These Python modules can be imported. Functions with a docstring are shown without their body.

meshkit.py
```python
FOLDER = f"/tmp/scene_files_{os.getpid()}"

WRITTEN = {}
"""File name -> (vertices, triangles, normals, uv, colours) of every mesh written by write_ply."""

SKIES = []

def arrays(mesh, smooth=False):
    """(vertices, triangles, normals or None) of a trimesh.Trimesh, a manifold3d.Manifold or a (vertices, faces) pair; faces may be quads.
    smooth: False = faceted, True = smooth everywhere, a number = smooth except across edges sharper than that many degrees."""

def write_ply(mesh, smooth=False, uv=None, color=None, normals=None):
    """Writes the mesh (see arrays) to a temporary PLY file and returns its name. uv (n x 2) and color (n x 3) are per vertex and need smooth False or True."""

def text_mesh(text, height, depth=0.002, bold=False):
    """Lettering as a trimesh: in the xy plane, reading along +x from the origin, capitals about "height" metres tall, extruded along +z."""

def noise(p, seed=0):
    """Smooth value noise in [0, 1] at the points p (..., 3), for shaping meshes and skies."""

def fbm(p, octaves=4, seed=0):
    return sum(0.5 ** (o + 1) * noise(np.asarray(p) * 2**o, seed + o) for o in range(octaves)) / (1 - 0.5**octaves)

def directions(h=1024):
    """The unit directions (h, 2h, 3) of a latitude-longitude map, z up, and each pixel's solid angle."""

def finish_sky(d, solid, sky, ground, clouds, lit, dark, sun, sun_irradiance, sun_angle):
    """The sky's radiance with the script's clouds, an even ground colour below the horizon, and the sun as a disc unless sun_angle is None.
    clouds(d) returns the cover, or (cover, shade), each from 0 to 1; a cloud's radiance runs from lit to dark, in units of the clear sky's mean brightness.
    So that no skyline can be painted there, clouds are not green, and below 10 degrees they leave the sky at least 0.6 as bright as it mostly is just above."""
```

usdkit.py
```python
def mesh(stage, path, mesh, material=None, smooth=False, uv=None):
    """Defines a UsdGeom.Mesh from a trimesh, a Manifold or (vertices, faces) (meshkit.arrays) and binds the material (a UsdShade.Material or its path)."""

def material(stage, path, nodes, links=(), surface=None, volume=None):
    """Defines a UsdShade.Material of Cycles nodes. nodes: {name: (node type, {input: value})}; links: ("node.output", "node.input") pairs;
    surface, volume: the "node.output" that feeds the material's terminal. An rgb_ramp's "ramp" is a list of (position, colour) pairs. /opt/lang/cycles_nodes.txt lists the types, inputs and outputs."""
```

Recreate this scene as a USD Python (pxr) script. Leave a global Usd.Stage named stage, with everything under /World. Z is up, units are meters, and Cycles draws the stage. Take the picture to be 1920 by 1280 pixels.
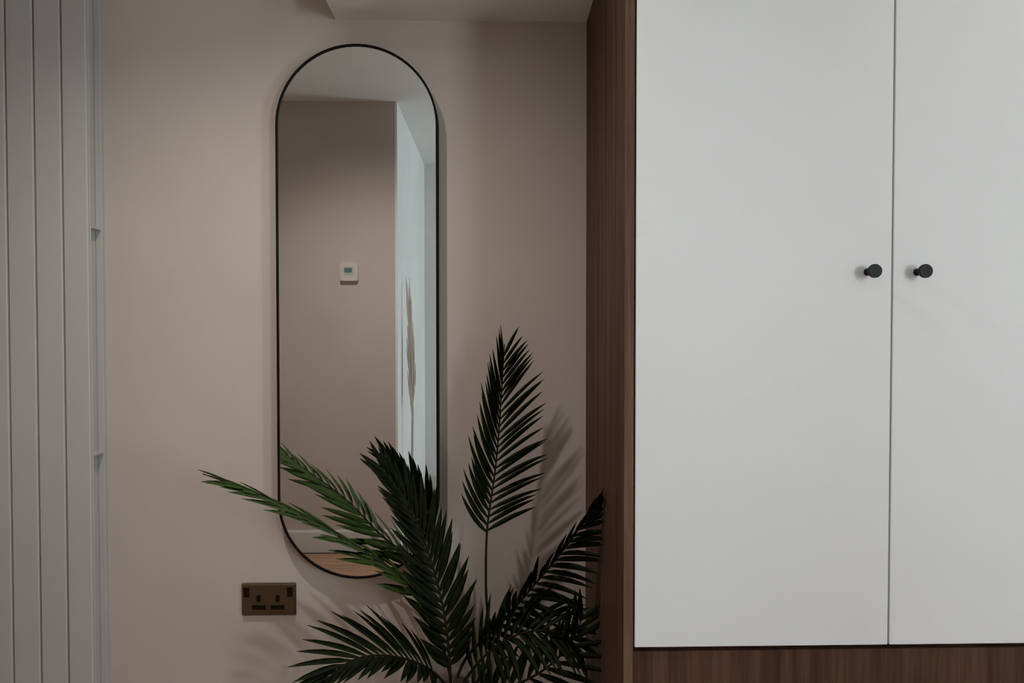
import math
import random
import numpy as np
import trimesh
import manifold3d as m3
from shapely.geometry import Polygon
from scipy.interpolate import CubicSpline
from pxr import Usd, UsdGeom, UsdLux, UsdShade, Gf, Sdf
import usdkit

random.seed(7)
stage = Usd.Stage.CreateInMemory()
UsdGeom.SetStageUpAxis(stage, "Z")
UsdGeom.SetStageMetersPerUnit(stage, 1.0)
UsdGeom.Xform.Define(stage, "/World")

# ------------------------------------------------------------------ camera
FPX = 1280.0                                   # focal length in pixels of the 1920 px wide picture
EYE = np.array([0.0, -1.869, 1.214])
YAW, PITCH = math.atan(30 / FPX), math.atan(25 / FPX)
FW = np.array([math.sin(YAW) * math.cos(PITCH), math.cos(YAW) * math.cos(PITCH), -math.sin(PITCH)])
RT = np.array([math.cos(YAW), -math.sin(YAW), 0.0])
UP = np.cross(RT, FW)
cam = UsdGeom.Camera.Define(stage, "/World/camera")
cam.CreateHorizontalApertureAttr(36.0)
cam.CreateFocalLengthAttr(36.0 * FPX / 1920.0)
cam.CreateFStopAttr(0.0)
cam.CreateClippingRangeAttr(Gf.Vec2f(0.03, 100.0))
cam.AddTransformOp().Set(Gf.Matrix4d(*RT, 0, *UP, 0, *(-FW), 0, *EYE, 1))
cam.CreateExposureAttr(-0.04)

# ------------------------------------------------------------------ sky and daylight through the window of the recess
WIN = dict(x0=1.62, x1=2.30, z0=0.75, z1=2.15, y=-3.32)
sky = UsdLux.DomeLight.Define(stage, "/World/sky")
sky.CreateIntensityAttr(0.1)
sky.CreateColorAttr(Gf.Vec3f(0.70, 0.84, 1.0))
day = UsdLux.RectLight.Define(stage, "/World/daylight")
day.CreateWidthAttr(WIN["x1"] - WIN["x0"])
day.CreateHeightAttr(WIN["z1"] - WIN["z0"])
day.CreateIntensityAttr(16.5)
day.CreateColorAttr(Gf.Vec3f(0.90, 0.95, 1.0))
day.AddTranslateOp().Set(Gf.Vec3d((WIN["x0"] + WIN["x1"]) / 2, -3.60, (WIN["z0"] + WIN["z1"]) / 2))
day.AddRotateXOp().Set(-90.0 + 180.0)           # emits along +y, into the room

WIN2 = dict(y0=-2.95, y1=-2.47, z0=0.10, z1=2.15)  # unseen narrow window added in the right wall to brighten the recess side
day2 = UsdLux.RectLight.Define(stage, "/World/daylight_side")
day2.CreateWidthAttr(WIN2["y1"] - WIN2["y0"])
day2.CreateHeightAttr(WIN2["z1"] - WIN2["z0"])
day2.CreateIntensityAttr(20.3)
day2.CreateColorAttr(Gf.Vec3f(0.77, 0.93, 1.0))
day2.AddTransformOp().Set(Gf.Matrix4d(0, 1, 0, 0, 0, 0, 1, 0, 1, 0, 0, 0, 2.98, (WIN2["y0"] + WIN2["y1"]) / 2, (WIN2["z0"] + WIN2["z1"]) / 2, 1))   # emits along -x

LAMP_WARM, LAMP_SOFT = (1.0, 0.96, 0.95), (1.0, 0.87, 0.74)
LAMPS = [                                       # x, y, aim (x, y, z), half beam angle, radius, strength, colour, label
    (-0.60, -0.86, (-0.45, -1.12, 0.0), 74.0, 0.022, 2860.0, LAMP_WARM, "small round ceiling spotlight between the mirror wall and the thermostat"),
    (1.05, -0.95, (1.03, -0.90, 0.0), 54.0, 0.022, 120.0, LAMP_SOFT, "small round ceiling spotlight close in front of the wardrobe doors"),
]

# ------------------------------------------------------------------ helpers
used = {}


def numbered(path):
    k = used.get(path, 0)
    used[path] = k + 1
    return path if k == 0 else f"{path}_{k:03d}"


def tag(prim, label=None, category=None, group=None, kind=None):
    for k, v in (("label", label), ("category", category), ("group", group), ("kind", kind)):
        if v:
            prim.SetCustomDataByKey(k, v)
    return prim


def obj(name, mesh, mat, parent="/World", smooth=35):
    p = numbered(f"{parent}/{name}")
    usdkit.mesh(stage, p, mesh, M[mat], smooth=smooth)
    return p


def thing(name, label, category, loc=(0, 0, 0), group=None):
    p = numbered(f"/World/{name}")
    x = UsdGeom.Xform.Define(stage, p)
    x.AddTranslateOp().Set(Gf.Vec3d(*map(float, loc)))
    tag(x.GetPrim(), label, category, group)
    return p


def struct(name, mesh, mat, smooth=False):
    p = obj(name, mesh, mat, smooth=smooth)
    tag(stage.GetPrimAtPath(p), kind="structure")
    return p


def box(x0, x1, y0, y1, z0, z1):
    b = trimesh.creation.box([x1 - x0, y1 - y0, z1 - z0])
    b.apply_translation([(x0 + x1) / 2, (y0 + y1) / 2, (z0 + z1) / 2])
    return b


def cbox(x0, x1, y0, y1, z0, z1, c=0.002):
    """A box with chamfered edges."""
    h = np.array([x1 - x0, y1 - y0, z1 - z0]) / 2
    pts = []
    for s in np.ndindex(2, 2, 2):
        sg = np.array(s) * 2 - 1
        for a in range(3):
            q = sg * (h - c)
            q[a] = sg[a] * h[a]
            pts.append(q)
    hull = trimesh.convex.convex_hull(np.array(pts))
    hull.apply_translation([(x0 + x1) / 2, (y0 + y1) / 2, (z0 + z1) / 2])
    return hull


def join(*ms):
    return trimesh.util.concatenate(ms)


def rounded_rect(x0, x1, z0, z1, r, n=8):
    pts = []
    for cx, cz, a0 in ((x1 - r, z1 - r, 0), (x0 + r, z1 - r, 90), (x0 + r, z0 + r, 180), (x1 - r, z0 + r, 270)):
        for a in np.linspace(a0, a0 + 90, n):
            pts.append((cx + r * math.cos(math.radians(a)), cz + r * math.sin(math.radians(a))))
    return Polygon(pts)


def plate(poly, y_back, y_front):
    """A polygon drawn in x and z, extruded along y from y_back (nearer the wall) to y_front."""
    m = trimesh.creation.extrude_polygon(poly, y_back - y_front, engine="earcut")
    v = m.vertices.copy()
    m.vertices = np.column_stack([v[:, 0], y_back - v[:, 2], v[:, 1]])
    m.fix_normals()
    return m


def lathe(profile, sections=48, axis="z"):
    m = trimesh.creation.revolve(np.array(profile, float), sections=sections)
    if axis == "y":                              # profile height runs towards the room (-y)
        m.apply_transform(trimesh.transformations.rotation_matrix(math.pi / 2, [1, 0, 0]))
    return m


def tube(points, radii, sides=8):
    p = np.asarray(points, float)
    t = np.gradient(p, axis=0)
    t /= np.linalg.norm(t, axis=1, keepdims=True)
    a = np.cross(t, [0.31, 0.9, 0.12])
    a /= np.linalg.norm(a, axis=1, keepdims=True)
    b = np.cross(t, a)
    ang = np.arange(sides) * 2 * math.pi / sides
    r = np.broadcast_to(radii, (len(p),))[:, None, None]
    v = (p[:, None] + r * (np.cos(ang)[None, :, None] * a[:, None] + np.sin(ang)[None, :, None] * b[:, None])).reshape(-1, 3)
    f = []
    for i in range(len(p) - 1):
        for j in range(sides):
            k = (j + 1) % sides
            f += [[i * sides + j, i * sides + k, (i + 1) * sides + k], [i * sides + j, (i + 1) * sides + k, (i + 1) * sides + j]]
    for base, flip in ((0, True), ((len(p) - 1) * sides, False)):
        for j in range(1, sides - 1):
            f.append([base, base + j + 1, base + j] if flip else [base, base + j, base + j + 1])
    m = trimesh.Trimesh(v, f, process=False)
    m.fix_normals()
    return m


def at(px, py, h):
    """Point h metres in front of the mirror wall on the sight line through a pixel of the photograph (a surveying aid)."""
    d = FW + RT * (px - 960) / FPX + UP * (640 - py) / FPX
    return EYE + d * ((-h - EYE[1]) / d[1])


# ------------------------------------------------------------------ materials
M = {}


def plain(name, color, rough=0.5, metal=0.0, spec=0.5, **kw):
    M[name] = usdkit.material(stage, f"/World/Looks/{name}", {"p": ("principled_bsdf", dict(base_color=color, roughness=rough, metallic=metal, specular_ior_level=spec, **kw))}, surface="p.BSDF")


def painted(name, color, rough=0.85, bump=0.06, scale=220.0, var=0.03):
    c0, c1 = [c * (1 - var) for c in color], [min(1, c * (1 + var)) for c in color]
    M[name] = usdkit.material(stage, f"/World/Looks/{name}", {
        "g": ("texture_coordinate", {}),
        "n": ("noise_texture", {"scale": scale, "detail": 3.0}),
        "n2": ("noise_texture", {"scale": 2.5, "detail": 3.0}),
        "r": ("rgb_ramp", {"ramp": [(0.35, c0), (0.65, c1)]}),
        "b": ("bump", {"strength": bump, "distance": 0.002}),
        "p": ("principled_bsdf", {"roughness": rough, "specular_ior_level": 0.3}),
    }, [("g.object", "n.vector"), ("g.object", "n2.vector"), ("n2.fac", "r.fac"), ("r.color", "p.base_color"), ("n.fac", "b.height"), ("b.normal", "p.normal")], surface="p.BSDF")


def wood(name, dark, mid, light, stretch, rough=0.5, rnd=0.0):
    """Straight grained wood; stretch scales the object coordinates so that the grain runs along the smallest of the three."""
    M[name] = usdkit.material(stage, f"/World/Looks/{name}", {
        "g": ("texture_coordinate", {}),
        "o": ("object_info", {}),
        "mr": ("math", {"math_type": "multiply", "value2": 37.0 * rnd}),
        "add": ("vector_math", {"math_type": "add"}),
        "m": ("mapping", {"mapping_type": "point", "scale": stretch}),
        "n": ("noise_texture", {"scale": 1.0, "detail": 5.0, "roughness": 0.6, "distortion": 0.25}),
        "m2": ("mapping", {"mapping_type": "point", "scale": [s * 5 for s in stretch]}),
        "n2": ("noise_texture", {"scale": 1.0, "detail": 3.0, "roughness": 0.7}),
        "x": ("mix_color", {"blend_type": "multiply", "fac": 0.55}),
        "r": ("rgb_ramp", {"ramp": [(0.30, dark), (0.5, mid), (0.72, light)]}),
        "r2": ("rgb_ramp", {"ramp": [(0.3, (0.45, 0.45, 0.45)), (0.6, (1, 1, 1))]}),
        "b": ("bump", {"strength": 0.12, "distance": 0.001}),
        "p": ("principled_bsdf", {"roughness": rough, "specular_ior_level": 0.18}),
    }, [("o.random", "mr.value1"), ("g.object", "add.vector1"), ("mr.value", "add.vector2"), ("add.vector", "m.vector"), ("add.vector", "m2.vector"), ("m.vector", "n.vector"), ("m2.vector", "n2.vector"),
        ("n.fac", "r.fac"), ("n2.fac", "r2.fac"), ("r.color", "x.a"), ("r2.color", "x.b"), ("x.result", "p.base_color"), ("n2.fac", "b.height"), ("b.normal", "p.normal")], surface="p.BSDF")


def leafy(name, c0, c1, back):
    M[name] = usdkit.material(stage, f"/World/Looks/{name}", {
        "g": ("texture_coordinate", {}),
        "n": ("noise_texture", {"scale": 60.0, "detail": 2.0}),
        "r": ("rgb_ramp", {"ramp": [(0.3, c0), (0.7, c1)]}),
        "p": ("principled_bsdf", {"roughness": 0.6, "specular_ior_level": 0.12}),
        "t": ("translucent_bsdf", {"color": back}),
        "x": ("mix_closure", {"fac": 0.12}),
    }, [("g.object", "n.vector"), ("n.fac", "r.fac"), ("r.color", "p.base_color"), ("p.BSDF", "x.closure1"), ("t.BSDF", "x.closure2")], surface="x.closure")


painted("wall_paint", (0.56, 0.475, 0.415))
painted("ceiling_paint", (0.80, 0.79, 0.77))
painted("bulkhead_lightened", (0.88, 0.88, 0.87))  # ceiling paint made lighter in place of missing bounce light
painted("recess_paint", (0.78, 0.78, 0.77))
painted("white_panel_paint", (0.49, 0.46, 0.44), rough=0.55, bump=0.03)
painted("skirting_paint", (0.66, 0.63, 0.60), rough=0.5, bump=0.02)
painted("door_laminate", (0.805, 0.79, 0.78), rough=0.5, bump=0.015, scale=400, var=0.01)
plain("carcass_dark", (0.03, 0.02, 0.015), 0.7)
wood("walnut", (0.045, 0.019, 0.010), (0.090, 0.041, 0.023), (0.135, 0.066, 0.040), (38.0, 38.0, 1.3), 0.55)
wood("walnut_lit_edge", (0.085, 0.042, 0.026), (0.150, 0.080, 0.052), (0.210, 0.118, 0.080), (38.0, 38.0, 1.3), 0.5)  # walnut lightened to imitate light falling on the front edges
wood("oak_floor", (0.34, 0.18, 0.10), (0.44, 0.25, 0.15), (0.52, 0.32, 0.21), (1.5, 30.0, 30.0), 0.45, rnd=1.0)
plain("black_metal", (0.006, 0.0045, 0.004), 0.6, 0.0, 0.1)
plain("knob_black", (0.007, 0.009, 0.010), 0.5, 0.0, 0.22)
plain("mirror_silver", (0.88, 0.89, 0.88), 0.0, 1.0)
plain("antique_brass", (0.105, 0.068, 0.034), 0.42, 0.5)
plain("socket_black", (0.006, 0.004, 0.003), 0.5, 0.0, 0.2)
plain("white_plastic", (0.64, 0.57, 0.51), 0.5)
plain("screen_teal", (0.11, 0.20, 0.175), 0.3)
plain("screen_surround", (0.50, 0.50, 0.43), 0.35)
plain("pot_ceramic", (0.35, 0.32, 0.29), 0.6)
painted("potting_soil", (0.03, 0.02, 0.014), 0.95, bump=0.9, scale=90, var=0.5)
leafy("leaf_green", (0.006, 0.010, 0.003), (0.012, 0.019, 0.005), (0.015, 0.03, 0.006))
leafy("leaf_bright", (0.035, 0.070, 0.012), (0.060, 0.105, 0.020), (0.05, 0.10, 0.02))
plain("palm_stem", (0.016, 0.012, 0.005), 0.65, 0.0, 0.15)
plain("trunk_fibre", (0.035, 0.022, 0.012), 0.9)
plain("plume_tan", (0.46, 0.41, 0.35), 0.9)
plain("dried_stem", (0.40, 0.38, 0.32), 0.8)
plain("vase_glaze", (0.45, 0.45, 0.44), 0.35)
plain("upvc", (0.75, 0.76, 0.77), 0.35)
plain("chrome_trim", (0.7, 0.7, 0.7), 0.3, 0.6)
M["lamp_lens"] = usdkit.material(stage, "/World/Looks/lamp_lens", {"e": ("emission", {"color": LAMP_WARM, "strength": 6.0})}, surface="e.emission")
M["window_pane"] = usdkit.material(stage, "/World/Looks/window_pane", {
    "f": ("fresnel", {"IOR": 1.45}), "t": ("transparent_bsdf", {"color": (0.97, 0.985, 0.98)}), "g": ("glossy_bsdf", {"color": (1, 1, 1), "roughness": 0.0}), "x": ("mix_closure", {}),
}, [("f.fac", "x.fac"), ("t.BSDF", "x.closure1"), ("g.BSDF", "x.closure2")], surface="x.closure")

# ------------------------------------------------------------------ the room
CEIL, XL, XR = 2.43, -1.75, 2.75
Y_REAR, Y_REC, X_COR = -1.91, -3.32, -0.532
SOFFIT_Z, SOFFIT_Y = 2.046, -0.15
WX0, WX1, WY = 0.247, 1.290, -0.560              # wardrobe

struct("wall_back", box(XL - 0.1, XR + 0.1, 0, 0.1, -0.1, CEIL + 0.1), "wall_paint")
struct("wall_left", box(XL - 0.1, XL, Y_REAR, 0, -0.1, CEIL + 0.1), "wall_paint")
struct("wall_rear", box(XL - 0.1, X_COR - 0.012, Y_REAR - 0.1, Y_REAR, -0.1, CEIL + 0.1), "wall_paint")
struct("wall_recess_side", box(X_COR - 0.012, X_COR, Y_REC, Y_REAR, -0.1, CEIL + 0.1), "recess_paint")
w = WIN2
struct("wall_right", join(
    box(XR, XR + 0.14, Y_REC - 0.14, w["y0"], -0.1, CEIL + 0.1), box(XR, XR + 0.14, w["y1"], 0, -0.1, CEIL + 0.1),
    box(XR, XR + 0.14, w["y0"], w["y1"], -0.1, w["z0"]), box(XR, XR + 0.14, w["y0"], w["y1"], w["z1"], CEIL + 0.1)), "recess_paint")
w = WIN
y0, y1 = Y_REC - 0.14, Y_REC
struct("wall_recess_end", join(
    box(X_COR - 0.1, w["x0"], y0, y1, -0.1, CEIL + 0.1), box(w["x1"], XR + 0.1, y0, y1, -0.1, CEIL + 0.1),
    box(w["x0"], w["x1"], y0, y1, -0.1, w["z0"]), box(w["x0"], w["x1"], y0, y1, w["z1"], CEIL + 0.1)), "recess_paint")
struct("ceiling", join(box(XL - 0.1, XR + 0.1, Y_REAR - 0.1, 0.1, CEIL, CEIL + 0.1), box(X_COR - 0.1, XR + 0.1, Y_REC - 0.14, Y_REAR - 0.1, CEIL, CEIL + 0.1)), "ceiling_paint")
struct("trim_1", box(-0.432, WX0, SOFFIT_Y, 0, SOFFIT_Z, CEIL), "bulkhead_lightened")

# plank floor: a dark bed with separate oak planks laid along x
flo = struct("floor", box(XL - 0.1, XR + 0.1, Y_REC - 0.14, 0.1, -0.1, -0.014), "carcass_dark")
rng = random.Random(3)
yy = -0.001
row = 0
while yy > Y_REC + 0.02:
    yb = max(yy - 0.188, Y_REC + 0.001)
    xx = (XL if yb > Y_REAR else X_COR) + 0.001
    first = True
    while xx < XR - 0.02:
        ln = (0.55 + 0.65 * rng.random()) if first else 1.35
        xe = min(xx + ln, XR - 0.001)
        obj("plank", cbox(xx + 0.0008, xe - 0.0008, yb + 0.0008, yy - 0.0008, -0.014, 0.0, 0.0012), "oak_floor", flo, smooth=False)
        xx, first = xe, False
    yy = yb


def skirting(name, x0, x1, y, out):
    prof = Polygon([(0, 0), (0.014, 0), (0.014, 0.108), (0.010, 0.118), (0.0, 0.12)])
    m = trimesh.creation.extrude_polygon(prof, x1 - x0, engine="earcut")
    v = m.vertices
    m.vertices = np.column_stack([x0 + v[:, 2], y + out * v[:, 0], v[:, 1]])
    m.fix_normals()
    return struct(name, m, "skirting_paint")


skirting("baseboard_rear", XL, X_COR, Y_REAR, 1)
skirting("baseboard_recess", X_COR, XR, Y_REC, 1)
skirting("baseboard_back", XL, WX0, 0.0, -1)
mm = box(X_COR, X_COR + 0.014, Y_REC + 0.014, Y_REAR + 0.014, 0, 0.12)
struct("baseboard_side", mm, "skirting_paint")

# the window in the recess behind the camera
win = numbered("/World/window_1")
UsdGeom.Xform.Define(stage, win)
tag(stage.GetPrimAtPath(win), kind="structure")
yf0, yf1 = Y_REC - 0.11, Y_REC - 0.05
obj("window_frame", join(box(w["x0"], w["x0"] + 0.05, yf0, yf1, w["z0"], w["z1"]), box(w["x1"] - 0.05, w["x1"], yf0, yf1, w["z0"], w["z1"]),
                         box(w["x0"], w["x1"], yf0, yf1, w["z0"], w["z0"] + 0.05), box(w["x0"], w["x1"], yf0, yf1, w["z1"] - 0.05, w["z1"])), "upvc", win)
obj("window_pane", box(w["x0"] + 0.05, w["x1"] - 0.05, Y_REC - 0.084, Y_REC - 0.080, w["z0"] + 0.05, w["z1"] - 0.05), "window_pane", win)
obj("window_sill", cbox(w["x0"] - 0.03, w["x1"] + 0.03, Y_REC - 0.05, Y_REC + 0.06, w["z0"] - 0.025, w["z0"], 0.003), "upvc", win)

w = WIN2  # second window, unseen, added for its light on the recess side
win = "/World/window_2"
UsdGeom.Xform.Define(stage, win)
tag(stage.GetPrimAtPath(win), kind="structure")
xf0, xf1 = XR + 0.05, XR + 0.11
obj("window_frame", join(box(xf0, xf1, w["y0"], w["y0"] + 0.045, w["z0"], w["z1"]), box(xf0, xf1, w["y1"] - 0.045, w["y1"], w["z0"], w["z1"]),
                         box(xf0, xf1, w["y0"], w["y1"], w["z0"], w["z0"] + 0.045), box(xf0, xf1, w["y0"], w["y1"], w["z1"] - 0.045, w["z1"])), "upvc", win)
obj("window_pane", box(XR + 0.08, XR + 0.084, w["y0"] + 0.045, w["y1"] - 0.045, w["z0"] + 0.045, w["z1"] - 0.045), "window_pane", win)

# ------------------------------------------------------------------ ceiling lamps
for lx, ly, aim, half, lr, strength, col, lab in LAMPS:
    d = thing("ceiling_spotlight", lab, "lamp", (lx, ly, CEIL))
    R = lr + 0.012
    obj("trim_ring", lathe([(R, -0.001), (R + 0.012, -0.001), (R + 0.014, -0.004), (R + 0.011, -0.008), (R + 0.003, -0.008), (R, -0.004), (R, -0.001)]), "chrome_trim", d)
    obj("lens", lathe([(0.0, -0.0015), (R - 0.001, -0.0015), (R - 0.001, -0.0035), (0.0, -0.004)]), "lamp_lens", d)
    li = UsdLux.SphereLight.Define(stage, d + "/light")
    li.CreateRadiusAttr(lr)
    li.CreateIntensityAttr(strength)
    li.CreateColorAttr(Gf.Vec3f(*col))
    sh = UsdLux.ShapingAPI.Apply(li.GetPrim())
    sh.CreateShapingConeAngleAttr(half)
    sh.CreateShapingConeSoftnessAttr(1.0)
    zax = np.array([lx, ly, CEIL - 0.013 - lr]) - np.array(aim)
    zax /= np.linalg.norm(zax)
    xax = np.cross([0.0, 1.0, 0.01], zax)
    xax /= np.linalg.norm(xax)
    yax = np.cross(zax, xax)
    li.AddTransformOp().Set(Gf.Matrix4d(*xax, 0, *yax, 0, *zax, 0, 0, 0, -0.013 - lr, 1))

# ------------------------------------------------------------------ wardrobe
wd = thing("wardrobe", "tall fitted wardrobe with walnut frame and two plain white doors", "wardrobe", (WX0, 0, 0))
T = 0.0185
W = WX1 - WX0
DZ0, DZ1 = 0.594, 2.395
obj("side_panel", cbox(0, T, WY, -0.001, 0, CEIL - 0.002, 0.0008), "walnut", wd, smooth=False)
obj("side_panel", cbox(W - T, W, WY, -0.001, 0, CEIL - 0.002, 0.0008), "walnut", wd, smooth=False)
for e0 in (0.0, W - T):  # thin added strips that carry the painted light on the panel fronts
    obj("edge_band", cbox(e0, e0 + T, WY - 0.0008, WY, 0, CEIL - 0.002, 0.0003), "walnut_lit_edge", wd, smooth=False)
obj("back_panel", box(T, W - T, -0.012, -0.002, 0.06, CEIL - 0.002), "carcass_dark", wd, smooth=False)
obj("top_panel", box(T, W - T, WY + 0.004, -0.012, CEIL - 0.032, CEIL - 0.002), "walnut", wd, smooth=False)
obj("shelf", box(T, W - T, WY + 0.024, -0.012, 0.574, 0.592), "carcass_dark", wd, smooth=False)
obj("centre_post", box(W / 2 - 0.009, W / 2 + 0.009, WY + 0.03, -0.012, 0.592, CEIL - 0.032), "carcass_dark", wd, smooth=False)
lower = cbox(T + 0.001, W - T - 0.001, WY + 0.004, WY + 0.022, 0.085, 0.584, 0.0008)
obj("lower_front", lower, "walnut", wd, smooth=False)
obj("plinth", box(T, W - T, WY + 0.05, WY + 0.066, 0.0, 0.083), "walnut", wd, smooth=False)
gap = 0.0035
dw = (W - 2 * T - 3 * gap) / 2


def knob_mesh(x, z, y):
    prof = [(0.0, 0.0), (0.0070, 0.0), (0.0070, 0.0015), (0.0050, 0.003), (0.0048, 0.014), (0.0060, 0.018), (0.0112, 0.0215), (0.0128, 0.0235), (0.0132, 0.026), (0.0132, 0.0285), (0.0124, 0.0300), (0.0, 0.0305)]
    m = lathe(prof, 40, "y")
    m.fix_normals()
    m.apply_translation([x, y, z])
    return m


for k in range(2):
    x0 = T + gap + k * (dw + gap)
    dr = obj("door", cbox(x0, x0 + dw, WY - 0.001, WY + 0.018, DZ0, DZ1, 0.0012), "door_laminate", wd, smooth=False)
    kx = x0 + dw - 0.048 if k == 0 else x0 + 0.046
    kp = obj("knob", knob_mesh(kx, 1.3225, WY - 0.001), "knob_black", dr)
    tag(stage.GetPrimAtPath(kp), "small round black door knob")

# ------------------------------------------------------------------ mirror
MX, MZ0, MZ1, MW, MD = -0.3690, 0.541, 1.966, 0.4290, 0.040
mirror = thing("wall_mirror", "tall pill-shaped wall mirror in a thin black metal frame", "mirror", (MX, 0, 0))


def pill(half, z0, z1, n=40):
    a = np.linspace(0, math.pi, n)
    top = np.column_stack([half * np.cos(a), (z1 - half) + half * np.sin(a)])
    bot = np.column_stack([-half * np.cos(a), (z0 + half) - half * np.sin(a)])
    return np.vstack([top, bot])


def pill_frame(half, z0, z1, prof):
    """prof: (inset, y) pairs of the frame's closed section, swept around the outline."""
    rings = [np.column_stack([p[:, 0], np.full(len(p), y), p[:, 1]]) for i, y in prof for p in (pill(half - i, z0 + i, z1 - i),)]
    n, k = len(rings[0]), len(rings)
    v = np.vstack(rings)
    f = []
    for a in range(k):
        b = (a + 1) % k
        for j in range(n):
            l = (j + 1) % n
            f += [[a * n + j, a * n + l, b * n + l], [a * n + j, b * n + l, b * n + j]]
    m = trimesh.Trimesh(v, f, process=False)
    m.fix_normals()
    return m


obj("frame", pill_frame(MW / 2, MZ0, MZ1, [(0, -0.004), (0, -MD + 0.001), (0.001, -MD), (0.0045, -MD), (0.0055, -MD + 0.001), (0.0055, -0.004)]), "black_metal", mirror)
obj("backing_board", plate(Polygon(pill(MW / 2 - 0.006, MZ0 + 0.006, MZ1 - 0.006)), -0.006, -0.012), "carcass_dark", mirror, smooth=False)
obj("mirror_glass", plate(Polygon(pill(MW / 2 - 0.0054, MZ0 + 0.0054, MZ1 - 0.0054)), -0.0125, -MD + 0.004), "mirror_silver", mirror, smooth=False)

# ------------------------------------------------------------------ double socket
sx, sz = -0.6205, 0.474
so = thing("wall_socket", "antique brass double wall socket with two black rocker switches under the mirror", "socket", (sx, 0, sz))
pl = rounded_rect(-0.0685, 0.0685, -0.0395, 0.0395, 0.003)
holes = []
for cx in (-0.0255, 0.0255):
    holes.append(rounded_rect(cx - 0.0055, cx + 0.0055, -0.006, 0.0135, 0.003))
    holes.append(rounded_rect(cx - 0.0185, cx + 0.0185, -0.0265, -0.0140, 0.001))
for s in (-1, 1):
    holes.append(rounded_rect(s * 0.0585 - 0.0075, s * 0.0585 + 0.0075, 0.0085, 0.0345, 0.001))
face = pl
for h_ in holes:
    face = face.difference(h_)
fp = plate(face, -0.001, -0.0095)
rings = [(0.0735, 0.0445, 0.0), (0.0735, 0.0445, -0.0035), (0.0695, 0.0405, -0.0098), (0.0680, 0.0390, -0.0098), (0.0680, 0.0390, 0.0)]
rv = np.vstack([np.column_stack([e[:, 0], np.full(len(e), y), e[:, 1]]) for hx, hz, y in rings for e in (np.array(rounded_rect(-hx, hx, -hz, hz, 0.004).exterior.coords)[:-1],)])
rn, rf = len(rv) // len(rings), []
for i in range(len(rings)):
    k = (i + 1) % len(rings)
    for j in range(rn):
        l = (j + 1) % rn
        rf += [[i * rn + j, i * rn + l, k * rn + l], [i * rn + j, k * rn + l, k * rn + j]]
rim = trimesh.Trimesh(rv, rf, process=False)
rim.fix_normals()
obj("face_plate", join(fp, rim), "antique_brass", so, smooth=False)
obj("insert", plate(rounded_rect(-0.069, 0.069, -0.040, 0.040, 0.003), 0.0, -0.0045), "socket_black", so, smooth=False)
for s in (-1, 1):
    rk = trimesh.convex.convex_hull(np.array([[s * 0.0585 + a, y, z] for a in (-0.0068, 0.0068) for y, z in ((-0.004, 0.0092), (-0.004, 0.0338), (-0.0105, 0.0100), (-0.0125, 0.0330), (-0.0098, 0.0215))]))
    obj("rocker_switch", rk, "socket_black", so, smooth=False)
for cx in (-0.0255, 0.0255):
    obj("earth_shutter", plate(rounded_rect(cx - 0.005, cx + 0.005, -0.0055, 0.013, 0.0028), -0.004, -0.0065), "socket_black", so, smooth=False)
    obj("pin_shutter", plate(rounded_rect(cx - 0.018, cx + 0.018, -0.026, -0.0145, 0.0008), -0.004, -0.0065), "socket_black", so, smooth=False)

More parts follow.
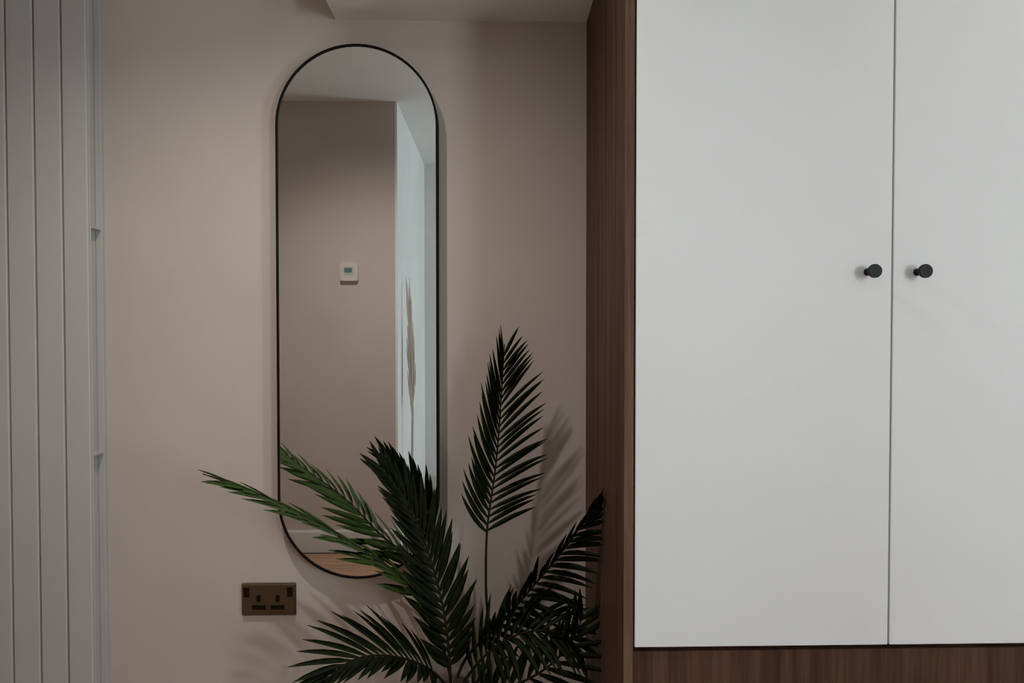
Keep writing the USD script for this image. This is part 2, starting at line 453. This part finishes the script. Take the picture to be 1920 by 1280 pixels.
# ------------------------------------------------------------------ grooved white panel at the left end of the wall
gp = thing("grooved_panel", "white vertically grooved panel unit standing against the left end of the wall", "panel", (0, 0, 0))
GX, GY, GZ = -1.054, -0.076, CEIL - 0.003
edges = [GX, -1.118, -1.188, -1.259]
while edges[-1] > XL + 0.09:
    edges.append(edges[-1] - 0.071)
edges.append(XL + 0.002)
for a, b in zip(edges[1:], edges[:-1]):
    g = 0.0022
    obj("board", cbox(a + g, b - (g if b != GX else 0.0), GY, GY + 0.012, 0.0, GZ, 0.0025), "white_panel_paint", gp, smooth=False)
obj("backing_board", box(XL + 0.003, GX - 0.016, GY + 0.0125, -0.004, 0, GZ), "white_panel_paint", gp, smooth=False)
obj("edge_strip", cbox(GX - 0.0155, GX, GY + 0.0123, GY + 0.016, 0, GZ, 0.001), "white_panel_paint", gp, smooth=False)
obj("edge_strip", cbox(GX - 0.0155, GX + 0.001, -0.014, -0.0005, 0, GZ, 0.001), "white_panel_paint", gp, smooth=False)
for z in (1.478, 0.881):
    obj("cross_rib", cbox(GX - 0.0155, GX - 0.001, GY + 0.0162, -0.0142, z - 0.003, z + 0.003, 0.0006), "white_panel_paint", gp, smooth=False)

# ------------------------------------------------------------------ thermostat on the rear wall (seen in the mirror)
th = thing("thermostat", "small square white thermostat with a teal screen, seen in the mirror", "thermostat", (-0.788, Y_REAR, 1.515))


def rear_plate(poly, y0, y1):
    m = plate(poly, y0, y1)                       # built towards -y, turned about z to face +y
    m.vertices = m.vertices * [-1, -1, 1]
    return m


obj("body", join(rear_plate(rounded_rect(-0.048, 0.048, -0.049, 0.049, 0.012), 0.0, -0.016), rear_plate(rounded_rect(-0.0465, 0.0465, -0.0475, 0.0475, 0.011), -0.016, -0.024)), "white_plastic", th, smooth=False)
sc = obj("screen", rear_plate(rounded_rect(-0.026, 0.028, -0.018, 0.028, 0.003), -0.024, -0.0247), "screen_surround", th, smooth=False)
obj("display", rear_plate(rounded_rect(-0.016, 0.024, -0.004, 0.022, 0.002), -0.0247, -0.0252), "screen_teal", sc, smooth=False)

# ------------------------------------------------------------------ added plume standing in for a soft streak by the recess (seen in the mirror)
dv = thing("dried_plume", "added tan plume in a narrow vase, standing in for a soft streak in the mirror", "dried plant", (-0.488, -2.09, 0))
obj("vase", lathe([(0.0, 0.0), (0.028, 0.0), (0.034, 0.01), (0.036, 0.16), (0.028, 0.26), (0.021, 0.30), (0.024, 0.315), (0.019, 0.315), (0.017, 0.30), (0.0, 0.29)]), "vase_glaze", dv)
obj("stem", tube([(0, 0, 0.292), (0.010, 0, 0.5), (0.014, 0, 0.75), (0.006, 0, 0.95)], [0.008, 0.007, 0.006, 0.004]), "dried_stem", dv)
rp = random.Random(5)
strands = []
for k in range(46):
    z0 = rp.uniform(0.72, 1.22)
    l = rp.uniform(0.16, 0.30)
    a0 = rp.uniform(0, 2 * math.pi)
    r = rp.uniform(0.010, 0.030) * (1.0 if z0 < 1.0 else 0.55)
    bx = 0.010 - 0.05 * max(0, z0 - 0.9)
    q = np.array([(bx, 0, z0), (bx + 0.6 * r * math.cos(a0), 0.6 * r * math.sin(a0), z0 + 0.4 * l), (bx + r * math.cos(a0) - 0.006, r * math.sin(a0), z0 + l)])
    strands.append(tube(q, [0.004, 0.006, 0.0012], 5))
obj("plume", join(*strands), "plume_tan", dv)

# ------------------------------------------------------------------ potted palm
PX, PY = -0.090, -0.165
palm = thing("potted_palm", "dark green potted palm with arching feathery fronds in front of the mirror", "plant", (PX, PY, 0))
O = np.array([PX, PY, 0.0])
obj("pot", lathe([(0.0, 0.0), (0.085, 0.0), (0.092, 0.006), (0.122, 0.25), (0.126, 0.262), (0.126, 0.272), (0.116, 0.272), (0.112, 0.235), (0.0, 0.235)]), "pot_ceramic", palm)
obj("soil", lathe([(0.0, 0.236), (0.1115, 0.236), (0.1115, 0.242), (0.06, 0.252), (0.0, 0.255)]), "potting_soil", palm)
obj("trunk", tube([(0, 0, 0.245), (0.004, 0, 0.27), (0.0, 0.002, 0.30), (0.002, 0, 0.325)], [0.030, 0.027, 0.025, 0.020], 12), "trunk_fibre", palm)


def leaflet(root, d, n, length, width, bend, droop):
    """One narrow pointed leaflet as a closed folded blade. d: its direction, n: its upper side, bend: turn per length towards a direction."""
    K = 6
    s = np.linspace(0, 1, K)
    pts, dirs = [np.array(root, float)], []
    cur = d / np.linalg.norm(d)
    for k in range(K):
        dirs.append(cur.copy())
        cur = cur + (bend + np.array([0, 0, -droop])) / K
        cur /= np.linalg.norm(cur)
        if k < K - 1:
            pts.append(pts[-1] + cur * length / (K - 1))
    wprof = width * np.array([0.30, 0.85, 1.0, 0.88, 0.58, 0.05]) / 2
    v = []
    for k in range(K):
        b = np.cross(dirs[k], n)
        b /= np.linalg.norm(b) + 1e-9
        nn = np.cross(b, dirs[k])
        v += [pts[k] + b * wprof[k] + nn * wprof[k] * 0.35, pts[k] + nn * 0.0004, pts[k] - b * wprof[k] + nn * wprof[k] * 0.35, pts[k] - nn * 0.0006]
    f = []
    for k in range(K - 1):
        a, c = 4 * k, 4 * k + 4
        for i, j in ((0, 1), (1, 2), (2, 3), (3, 0)):
            f += [[a + i, a + j, c + j], [a + i, c + j, c + i]]
    f += [[0, 2, 1], [0, 3, 2], [4 * K - 4, 4 * K - 3, 4 * K - 2], [4 * K - 4, 4 * K - 2, 4 * K - 1]]
    v = np.array(v)
    v[:, 1] = np.minimum(v[:, 1], -0.052 + 0.12 * np.minimum(0, v[:, 1] + 0.052))      # leaves lie against the glass, never in it
    v[:, 0] = np.where(v[:, 1] > -0.57, np.minimum(v[:, 0], WX0 - 0.006), v[:, 0])
    m = trimesh.Trimesh(v, f, process=False)
    return m


def frond(label, track, n_side, start, alpha, L, width, beta=(0, 0), bend=(0, 0), droop=0.1, normal=None, mat="leaf_green", roll=0.0, r0=0.0042, seed=1, taper=0.45, base_len=0.6, jitter=0.06, top=0.98, twist=0.0, stray=0.0):
    """track: (px, py, h) of the rachis from base to tip. alpha: leaflet angle from the rachis at base and tip (deg). beta: fold of the left and right row
    towards the upper side (deg). bend: how far leaflets of the left and right row curve towards the rachis direction."""
    rng = random.Random(seed)
    P = np.array([at(*t) for t in track])
    u = np.r_[0, np.cumsum(np.linalg.norm(np.diff(P, axis=0), axis=1))]
    cs = CubicSpline(u / u[-1], P, bc_type="natural")
    tt = np.linspace(0, 1, 36)
    pts = cs(tt)
    P0 = pts - O
    fr = obj("frond", tube(P0, np.interp(tt, [0, 1], [r0, 0.0012]), 7), "palm_stem", palm)
    if label:
        tag(stage.GetPrimAtPath(fr), label)
    for side in (-1, 1):
        for k in range(n_side):
            q = (k + 0.25 * (side > 0)) / n_side
            t = start + (top - start) * q
            p = cs(t)
            Tn = cs(t, 1)
            Tn /= np.linalg.norm(Tn)
            N = (EYE - p) if normal is None else np.array(normal, float)
            N = N - Tn * (N @ Tn)
            N /= np.linalg.norm(N)
            S = np.cross(Tn, N)
            if roll:
                c, s_ = math.cos(math.radians(roll)), math.sin(math.radians(roll))
                S, N = S * c + N * s_, N * c - S * s_
            a = math.radians(alpha[0] + (alpha[1] - alpha[0]) * q + rng.uniform(-4, 4))
            bb = beta[0] if side < 0 else beta[1]
            bb = bb[0] + (bb[1] - bb[0]) * q if isinstance(bb, tuple) else bb
            be = math.radians(bb) + rng.uniform(-jitter, jitter)
            if rng.random() < stray:
                be -= math.radians(rng.uniform(14, 26))
            out = side * S * math.cos(be) + N * math.sin(be)
            d = Tn * math.cos(a) + out * math.sin(a)
            up = N * math.cos(be) - side * S * math.sin(be)
            tw = math.radians(twist[0] if side < 0 else twist[1]) if twist else 0.0
            up = up * math.cos(tw) + side * np.cross(d, up) * math.sin(tw)
            ln = L * min(1.0, base_len + q / 0.22 * (1 - base_len)) * (1 - (1 - taper) * max(0, (q - 0.55) / 0.45) ** 1.3) * rng.uniform(0.93, 1.07)
            bd = (bend[0] if side < 0 else bend[1])
            obj("leaflet", leaflet(p - O, d, up, ln, width * (1.08 - 0.34 * q) * rng.uniform(0.9, 1.1), Tn * bd, droop * rng.uniform(0.7, 1.3)), mat, fr, smooth=True)


# leaflets were clamped in room coordinates, so leaflet() works relative to the pot: give it the offset
_leaflet = leaflet


def leaflet(root, d, n, length, width, bend, droop):
    return_mesh = _leaflet(np.array(root) + O, d, n, length, width, bend, droop)
    return_mesh.vertices = return_mesh.vertices - O
    return return_mesh


frond("low frond reaching left, seen edge-on, brighter green",
      [(845, 1268, .150), (800, 1140, .115), (745, 1078, .115), (690, 1040, .125), (629, 1002, .16), (525, 946, .198), (436, 908, .24), (380, 888, .285)],
      24, 0.13, (54, 22), 0.152, 0.0200, beta=(-18, 6), bend=(0.30, 0.20), droop=0.08, normal=(.38, .35, .85), mat="leaf_bright", seed=11, jitter=0.12, twist=(9, 20), stray=0.08, top=0.93, taper=0.55)
frond("tall upright frond between mirror and wardrobe",
      [(880, 1300, .160), (914, 1240, .140), (914, 1150, .130), (911, 1050, .125), (914, 985, .122), (926, 900, .122), (936, 800, .125), (942, 710, .13), (946, 645, .135)],
      26, 0.46, (54, 22), 0.160, 0.0122, beta=((22, 60), -8), bend=(0.95, -0.28), droop=0.10, seed=12, taper=0.48, base_len=0.85)
frond("frond arching right across the wardrobe's side",
      [(850, 1290, .150), (880, 1225, .145), (915, 1192, .150), (955, 1150, .165), (1000, 1098, .19), (1045, 1045, .225), (1090, 985, .27), (1128, 928, .315)],
      24, 0.20, (55, 14), 0.150, 0.0150, beta=(60, 24), bend=(0.30, 0.1), droop=0.55, seed=13, jitter=0.12, taper=0.5)
frond("broad frond rising in front of the mirror's lower right end",
      [(845, 1295, .150), (842, 1230, .150), (835, 1165, .150), (822, 1100, .14), (803, 1035, .125), (778, 968, .11), (742, 908, .095), (712, 872, .085)],
      26, 0.10, (54, 16), 0.142, 0.0175, beta=(10, 10), bend=(0.45, 0.45), droop=0.05, seed=14, taper=0.62)
frond("low frond arching out to the left below the socket",
      [(850, 1300, .150), (815, 1262, .19), (770, 1238, .25), (710, 1228, .32), (650, 1243, .38), (600, 1285, .42)],
      18, 0.22, (52, 22), 0.170, 0.0180, beta=(20, 12), bend=(0.25, 0.35), droop=0.12, normal=(.1, -.45, .9), seed=15, jitter=0.1)
frond("drooping frond at lower right beside the wardrobe",
      [(855, 1300, .155), (890, 1250, .18), (940, 1205, .22), (1000, 1182, .25), (1055, 1190, .27), (1095, 1225, .28)],
      16, 0.20, (65, 30), 0.155, 0.0175, beta=(20, 20), bend=(0.2, 0.0), droop=0.8, normal=(0, -.5, .9), seed=16, jitter=0.1)
frond("low frond lying to the right under the others",
      [(855, 1312, .16), (900, 1300, .19), (960, 1285, .23), (1020, 1255, .26), (1070, 1205, .28), (1098, 1140, .285)],
      14, 0.20, (56, 22), 0.150, 0.0160, beta=(25, 5), bend=(0.2, 0.1), droop=0.3, seed=17, jitter=0.1)
